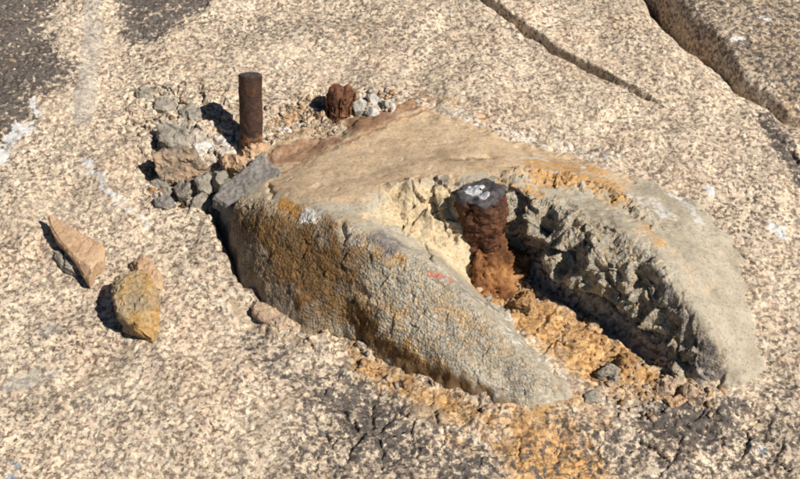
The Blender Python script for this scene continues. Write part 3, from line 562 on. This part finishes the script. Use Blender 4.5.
# ------------------------------------------------------------------ loose stones
def chunk(name, poly, thick, mat, label, cat, dome=0., tilt=(0, 0), taper=1.06, rough=.0022, seed=0, group=None, lift=0., cell=.0035, ground=False, cuts=3):
    c0 = np.mean(poly, 0); s = hit([tuple(c0)])[0]
    if ground: s[2] = float(ground_h(np.array([s[0]]), np.array([s[1]]))[0])
    top = np.array([at(px, py, s[2]+lift+thick) for px, py in poly])
    cen = top.mean(0); base = np.array([cen[0], cen[1], s[2]+lift])
    t = top-base; t[:, 2] += tilt[0]*(t[:, 0])+tilt[1]*(t[:, 1])
    b = t.copy(); b[:, :2] *= taper; b[:, 2] = -.006
    bm = bmesh.new(); tv = [bm.verts.new(p) for p in t]; bv = [bm.verts.new(p) for p in b]; n = len(tv)
    bm.faces.new(tv); bm.faces.new(bv[::-1])
    for i in range(n): bm.faces.new((tv[i], bv[i], bv[(i+1) % n], tv[(i+1) % n]))
    bmesh.ops.recalc_face_normals(bm, faces=bm.faces)
    bmesh.ops.bevel(bm, geom=[e for e in bm.edges if all(v.co.z > 0 for v in e.verts)], offset=min(.003, thick*.25), segments=1, affect='EDGES', profile=.5)
    rg = random.Random(seed*7+1)
    for k in range(cuts):
        a = rg.uniform(0, 6.28); nn = Vector((math.cos(a), math.sin(a), rg.uniform(.5, 1.6))).normalized()
        far = max(v.co.dot(nn) for v in bm.verts); r = bmesh.ops.bisect_plane(bm, geom=bm.verts[:]+bm.edges[:]+bm.faces[:], plane_co=nn*(far-rg.uniform(.10, .30)*(thick+.006)), plane_no=nn, clear_outer=True)
        ed = [e for e in r['geom_cut'] if isinstance(e, bmesh.types.BMEdge)]
        if ed: bmesh.ops.holes_fill(bm, edges=[e for e in bm.edges if e.is_boundary], sides=0)
    bmesh.ops.triangulate(bm, faces=bm.faces[:], ngon_method='BEAUTY')
    for k in range(5):
        es = [e for e in bm.edges if e.calc_length() > cell]
        if not es: break
        bmesh.ops.subdivide_edges(bm, edges=es, cuts=1); bmesh.ops.triangulate(bm, faces=[f for f in bm.faces if len(f.verts) > 3])
    bm.normal_update(); co = np.array([v.co[:] for v in bm.verts], np.float32); no = np.array([v.normal[:] for v in bm.verts], np.float32)
    wp = co+seed*.37
    d = rough*.7*fbm3(wp*38, 2, seed)+rough*.6*fbm3(wp*120, 3, seed+1)
    pl = rough*(1.6*facets3(wp*45, seed+3)+1.0*facets3(wp*120, seed+4))
    if dome:
        rad = np.hypot(t[:, 0], t[:, 1]).mean(); q = np.hypot(co[:, 0], co[:, 1])/rad; co[:, 2] += np.where(co[:, 2] > thick*.3, dome*(1-np.clip(q, 0, 1.2)**2), 0)
    co = co+no*(d+pl)[:, None]
    for v, p in zip(bm.verts, co): v.co = p
    me = bpy.data.meshes.new(name); bm.to_mesh(me); bm.free(); me.materials.append(MAT[mat])
    return tag(link(name, me, base), label, cat, group)

chunk('grey_chip', [(52, 250), (60, 248), (70, 254), (79, 268), (74, 270), (60, 263)], .008, 'grey', 'small grey stone chip wedged under the edge of the flat tan slab', 'stone', seed=2)
chunk('flat_slab', [(46, 213), (60, 219), (83, 233), (104, 243), (103, 256), (93, 264), (87, 276), (78, 263), (66, 249), (58, 241), (50, 228)], .022, 'tan', 'flat triangular tan mortar slab lying on the bare granite', 'stone', tilt=(-.05, .0), taper=.92, rough=.0009, seed=3)
chunk('brown_flake', [(128, 259), (139, 252), (151, 258), (160, 272), (160, 285), (150, 290), (138, 275)], .016, 'tan', 'thin tan flake leaning behind the lumpy ochre stone', 'stone', rough=.0013, seed=4)
chunk('ochre_stone', [(117, 270), (127, 263), (138, 264), (150, 273), (157, 290), (158, 310), (155, 325), (150, 331), (136, 326), (120, 318), (111, 300), (112, 282)], .028, 'ochre', 'lumpy yellow-ochre stone casting a black shadow on the granite', 'stone', dome=.010, taper=.94, rough=.0022, seed=5)
chunk('brown_flake', [(246, 302), (257, 297), (274, 306), (297, 320), (294, 327), (279, 329), (262, 320)], .010, 'brown', 'thin pinkish-brown flake of rock at the foot of the stained concrete face', 'stone', rough=.0016, seed=6, taper=.95)
# pile of broken concrete beside the tall pin
G = 'broken concrete beside the tall pin'
def pile(name, poly, th, mat, label, seed, cat='rubble', group=G, tilt=(0, 0), lift=0., taper=.86, rough=.0016, ground=True, cuts=4):
    chunk(name, poly, th, mat, label, cat, seed=seed, group=group, tilt=tilt, lift=lift, taper=taper, rough=rough, ground=ground, cuts=cuts)
pile('concrete_chunk', [(151, 157), (160, 150), (178, 147), (198, 150), (208, 157), (196, 163), (172, 167), (156, 165)], .030, 'rubbletop', 'brown-topped broken slab on top of the grey rubble pile', 11, tilt=(0, .15), rough=.0028)
pile('concrete_chunk', [(149, 180), (157, 172), (166, 178), (172, 188), (164, 193), (152, 190)], .020, 'grey', 'grey angular concrete chunk at the outer corner of the rubble pile', 12, tilt=(.2, .1))
pile('concrete_chunk', [(170, 173), (185, 169), (190, 180), (186, 187), (175, 185)], .034, 'grey', 'pale grey squarish concrete block just below the brown-topped slab', 13, tilt=(-.1, -.15))
pile('concrete_chunk', [(193, 174), (204, 168), (214, 176), (209, 188), (198, 187)], .024, 'grey', 'rough grey concrete lump between the squarish block and the big flake', 14, tilt=(-.2, .1))
pile('concrete_chunk', [(151, 197), (168, 194), (176, 200), (166, 206), (154, 204)], .012, 'dkgrey', 'low dark grey fragment at the bottom edge of the rubble pile', 15, tilt=(.15, 0))
pile('concrete_chunk', [(190, 194), (206, 191), (214, 198), (203, 206), (191, 204)], .014, 'grey', 'low grey fragment touching the corner of the footing', 19, tilt=(0, .2))
pile('concrete_chunk', [(208, 166), (222, 164), (228, 172), (219, 180), (210, 176)], .022, 'grey', 'grey fragment tucked between the tan stone and the big flake', 20, tilt=(.1, -.1))
pile('concrete_chunk', [(158, 168), (170, 167), (172, 173), (162, 176)], .018, 'dkgrey', 'small dark fragment squeezed under the brown-topped slab', 25)
pile('brick_chip', [(176, 190), (182, 187), (187, 193), (184, 199), (178, 199)], .018, 'rusty', 'small reddish chip lodged in the grey rubble', 16)
pile('tan_stone', [(219, 153), (231, 148), (245, 154), (246, 164), (232, 163), (222, 160)], .020, 'tan', 'small tan stone at the foot of the tall pin', 17, cat='stone', group=None, rough=.002)
pile('concrete_flake', [(262, 152), (269, 161), (284, 171), (279, 181), (262, 192), (251, 205), (228, 206), (212, 196), (222, 183), (240, 171), (251, 162)], .014, 'dkgrey', 'large flat dark grey concrete flake lying on the end of the footing', 18, group=None, tilt=(0, .08), taper=1.0, ground=False, cuts=1, rough=.0014)
# flakes lifting off the granite upslope of the rubble
for i, (p, th, lb) in enumerate((([(132, 88), (144, 84), (156, 90), (150, 96), (136, 95)], .009, 'grey granite flake lifting off at the outer edge of the broken rock'), ([(152, 99), (166, 95), (178, 102), (170, 109), (156, 107)], .008, 'flat grey granite flake in the middle of the cracked rock'), ([(178, 108), (192, 103), (204, 111), (196, 118), (182, 116)], .008, 'grey granite flake nearest the shadow of the tall pin'), ([(156, 126), (172, 121), (188, 128), (186, 140), (170, 144), (158, 138)], .010, 'broad flat grey granite flake just above the brown-topped slab'))):
    pile('granite_flake', p, th, 'grey', lb, 41+i, cat='stone', group='flakes in the cracked granite', tilt=(.12*(-1)**i, .1), taper=.9, rough=.0018, cuts=2)
# pale fragments beside the low stub
G2 = 'pale chips beside the low stub'
for i, (p, th, lb) in enumerate((([(349, 97), (359, 91), (368, 95), (363, 107), (355, 107)], .018, 'pale concrete chip leaning against the low rusted stub'), ([(364, 109), (373, 102), (384, 109), (380, 113), (369, 114)], .012, 'low pale chip between the stub and the tan concrete edge'), ([(380, 93), (390, 96), (398, 106), (392, 109), (385, 102)], .016, 'narrow pale chip farthest from the stub on the concrete corner'), ([(366, 92), (375, 90), (380, 96), (372, 99)], .012, 'small pale chip tucked between two larger pale chips'))):
    pile('concrete_chip', p, th, 'pale', lb, 21+i, group=G2, tilt=(.3*(-1)**i, .15), taper=.8, rough=.0008, cuts=6)
# pieces on the channel floor
G = 'rubble along the channel floor'
for i, (p, th, m, lb) in enumerate((
    ([(512, 291), (524, 288), (537, 296), (531, 306), (516, 302)], .012, 'rusty', 'orange-stained lump under the dark overhang of the channel'),
    ([(486, 302), (494, 298), (503, 304), (498, 312), (488, 311)], .010, 'rusty', 'rust-stained stone in front of the thick bolt'),
    ([(497, 312), (506, 311), (513, 318), (506, 322)], .006, 'pale', 'small white chip near the foot of the thick bolt'),
    ([(596, 371), (611, 362), (624, 370), (619, 377), (606, 375)], .010, 'grey', 'grey stone lying where the orange channel floor widens'),
    ([(578, 393), (592, 388), (606, 391), (602, 398), (586, 399)], .008, 'grey', 'flat grey stone at the open end of the channel'),
    ([(655, 378), (668, 372), (680, 380), (674, 390), (660, 389)], .012, 'brown', 'brown lump at the open end of the channel under the grey concrete nose'),
    ([(684, 384), (697, 380), (704, 388), (695, 394), (686, 392)], .010, 'brown', 'brown lump wedged under the concrete nose'),
    ([(668, 398), (680, 391), (700, 388), (701, 392), (684, 399), (672, 404)], .009, 'tan', 'narrow curved tan shard below the concrete nose'),
    ([(618, 352), (630, 350), (640, 358), (634, 366), (622, 362)], .012, 'rusty', 'rusty lump against the foot of the channel wall'))):
    chunk('rubble_stone', p, th, m, lb, 'stone', seed=31+i, group=G, rough=.0026, ground=True)

# ------------------------------------------------------------------ grit too small to count
def grit(name, areas, label, mats, seed):
    rg = np.random.default_rng(seed); V = []; Fc = []; Mi = []
    iv = np.array([(a, b, c) for a in (-1, 1) for b in (-1, 1) for c in (-1, 1)], float)*.75; ifc = np.array([(0, 1, 3, 2), (4, 6, 7, 5), (0, 4, 5, 1), (2, 3, 7, 6), (0, 2, 6, 4), (1, 5, 7, 3)])
    for poly, n, s0, s1 in areas:
        P = np.array(on(*poly)); lo, hi = P.min(0), P.max(0); pts = rg.uniform(lo, hi, (n*4, 2)); pts = pts[poly_sd(pts[:, 0], pts[:, 1], [tuple(p) for p in P]) > 0][:n]
        hh = surf_h(pts[:, 0], pts[:, 1])
        for (a, b), h in zip(pts, hh):
            s = s0*(s1/s0)**(rg.random()**2.2); m = (iv+rg.normal(0, .30, iv.shape))*s*rg.uniform(.5, 1.2, 3)*np.array([1, 1, .6])
            an = rg.uniform(0, 6.28); c_, s_ = math.cos(an), math.sin(an); m = m@np.array([[c_, s_, 0], [-s_, c_, 0], [0, 0, 1]])
            Fc.append(ifc+len(V)*len(iv)); V.append(m+np.array([a, b, h+s*.15])); Mi += [rg.integers(len(mats))]*len(ifc)
    me = np_mesh(name, np.concatenate(V), np.concatenate(Fc), MAT[mats[0]], False)
    for m in mats[1:]: me.materials.append(MAT[m])
    me.polygons.foreach_set('material_index', np.array(Mi, np.int32)); return tag(link(name, me), label, 'gravel', kind='stuff')
grit('grit', [([(266, 108), (320, 96), (345, 110), (340, 134), (300, 139), (268, 144)], 420, .0011, .0040), ([(140, 150), (215, 145), (250, 165), (215, 210), (150, 208)], 130, .0013, .005), ([(130, 85), (215, 90), (240, 130), (160, 150)], 70, .0013, .004), ([(345, 88), (400, 90), (395, 112), (350, 114)], 80, .002, .005)],
     'loose tan and grey grit filling the hollow between the pin and the low stub', ['brown', 'rusty', 'brown', 'pale', 'grey', 'rusty'], 3)
grit('rust_grit', [([(468, 262), (505, 262), (545, 300), (520, 320), (485, 300)], 150, .0015, .006), ([(520, 300), (600, 330), (690, 392), (620, 390), (545, 345)], 110, .0012, .0042), ([(590, 375), (720, 385), (740, 420), (620, 420)], 110, .0014, .005), ([(350, 340), (500, 415), (490, 430), (345, 365)], 70, .0014, .005)],
     'rust-coloured grit strewn over the channel floor and along the footing', ['rusty', 'brown', 'brown', 'grey'], 5)
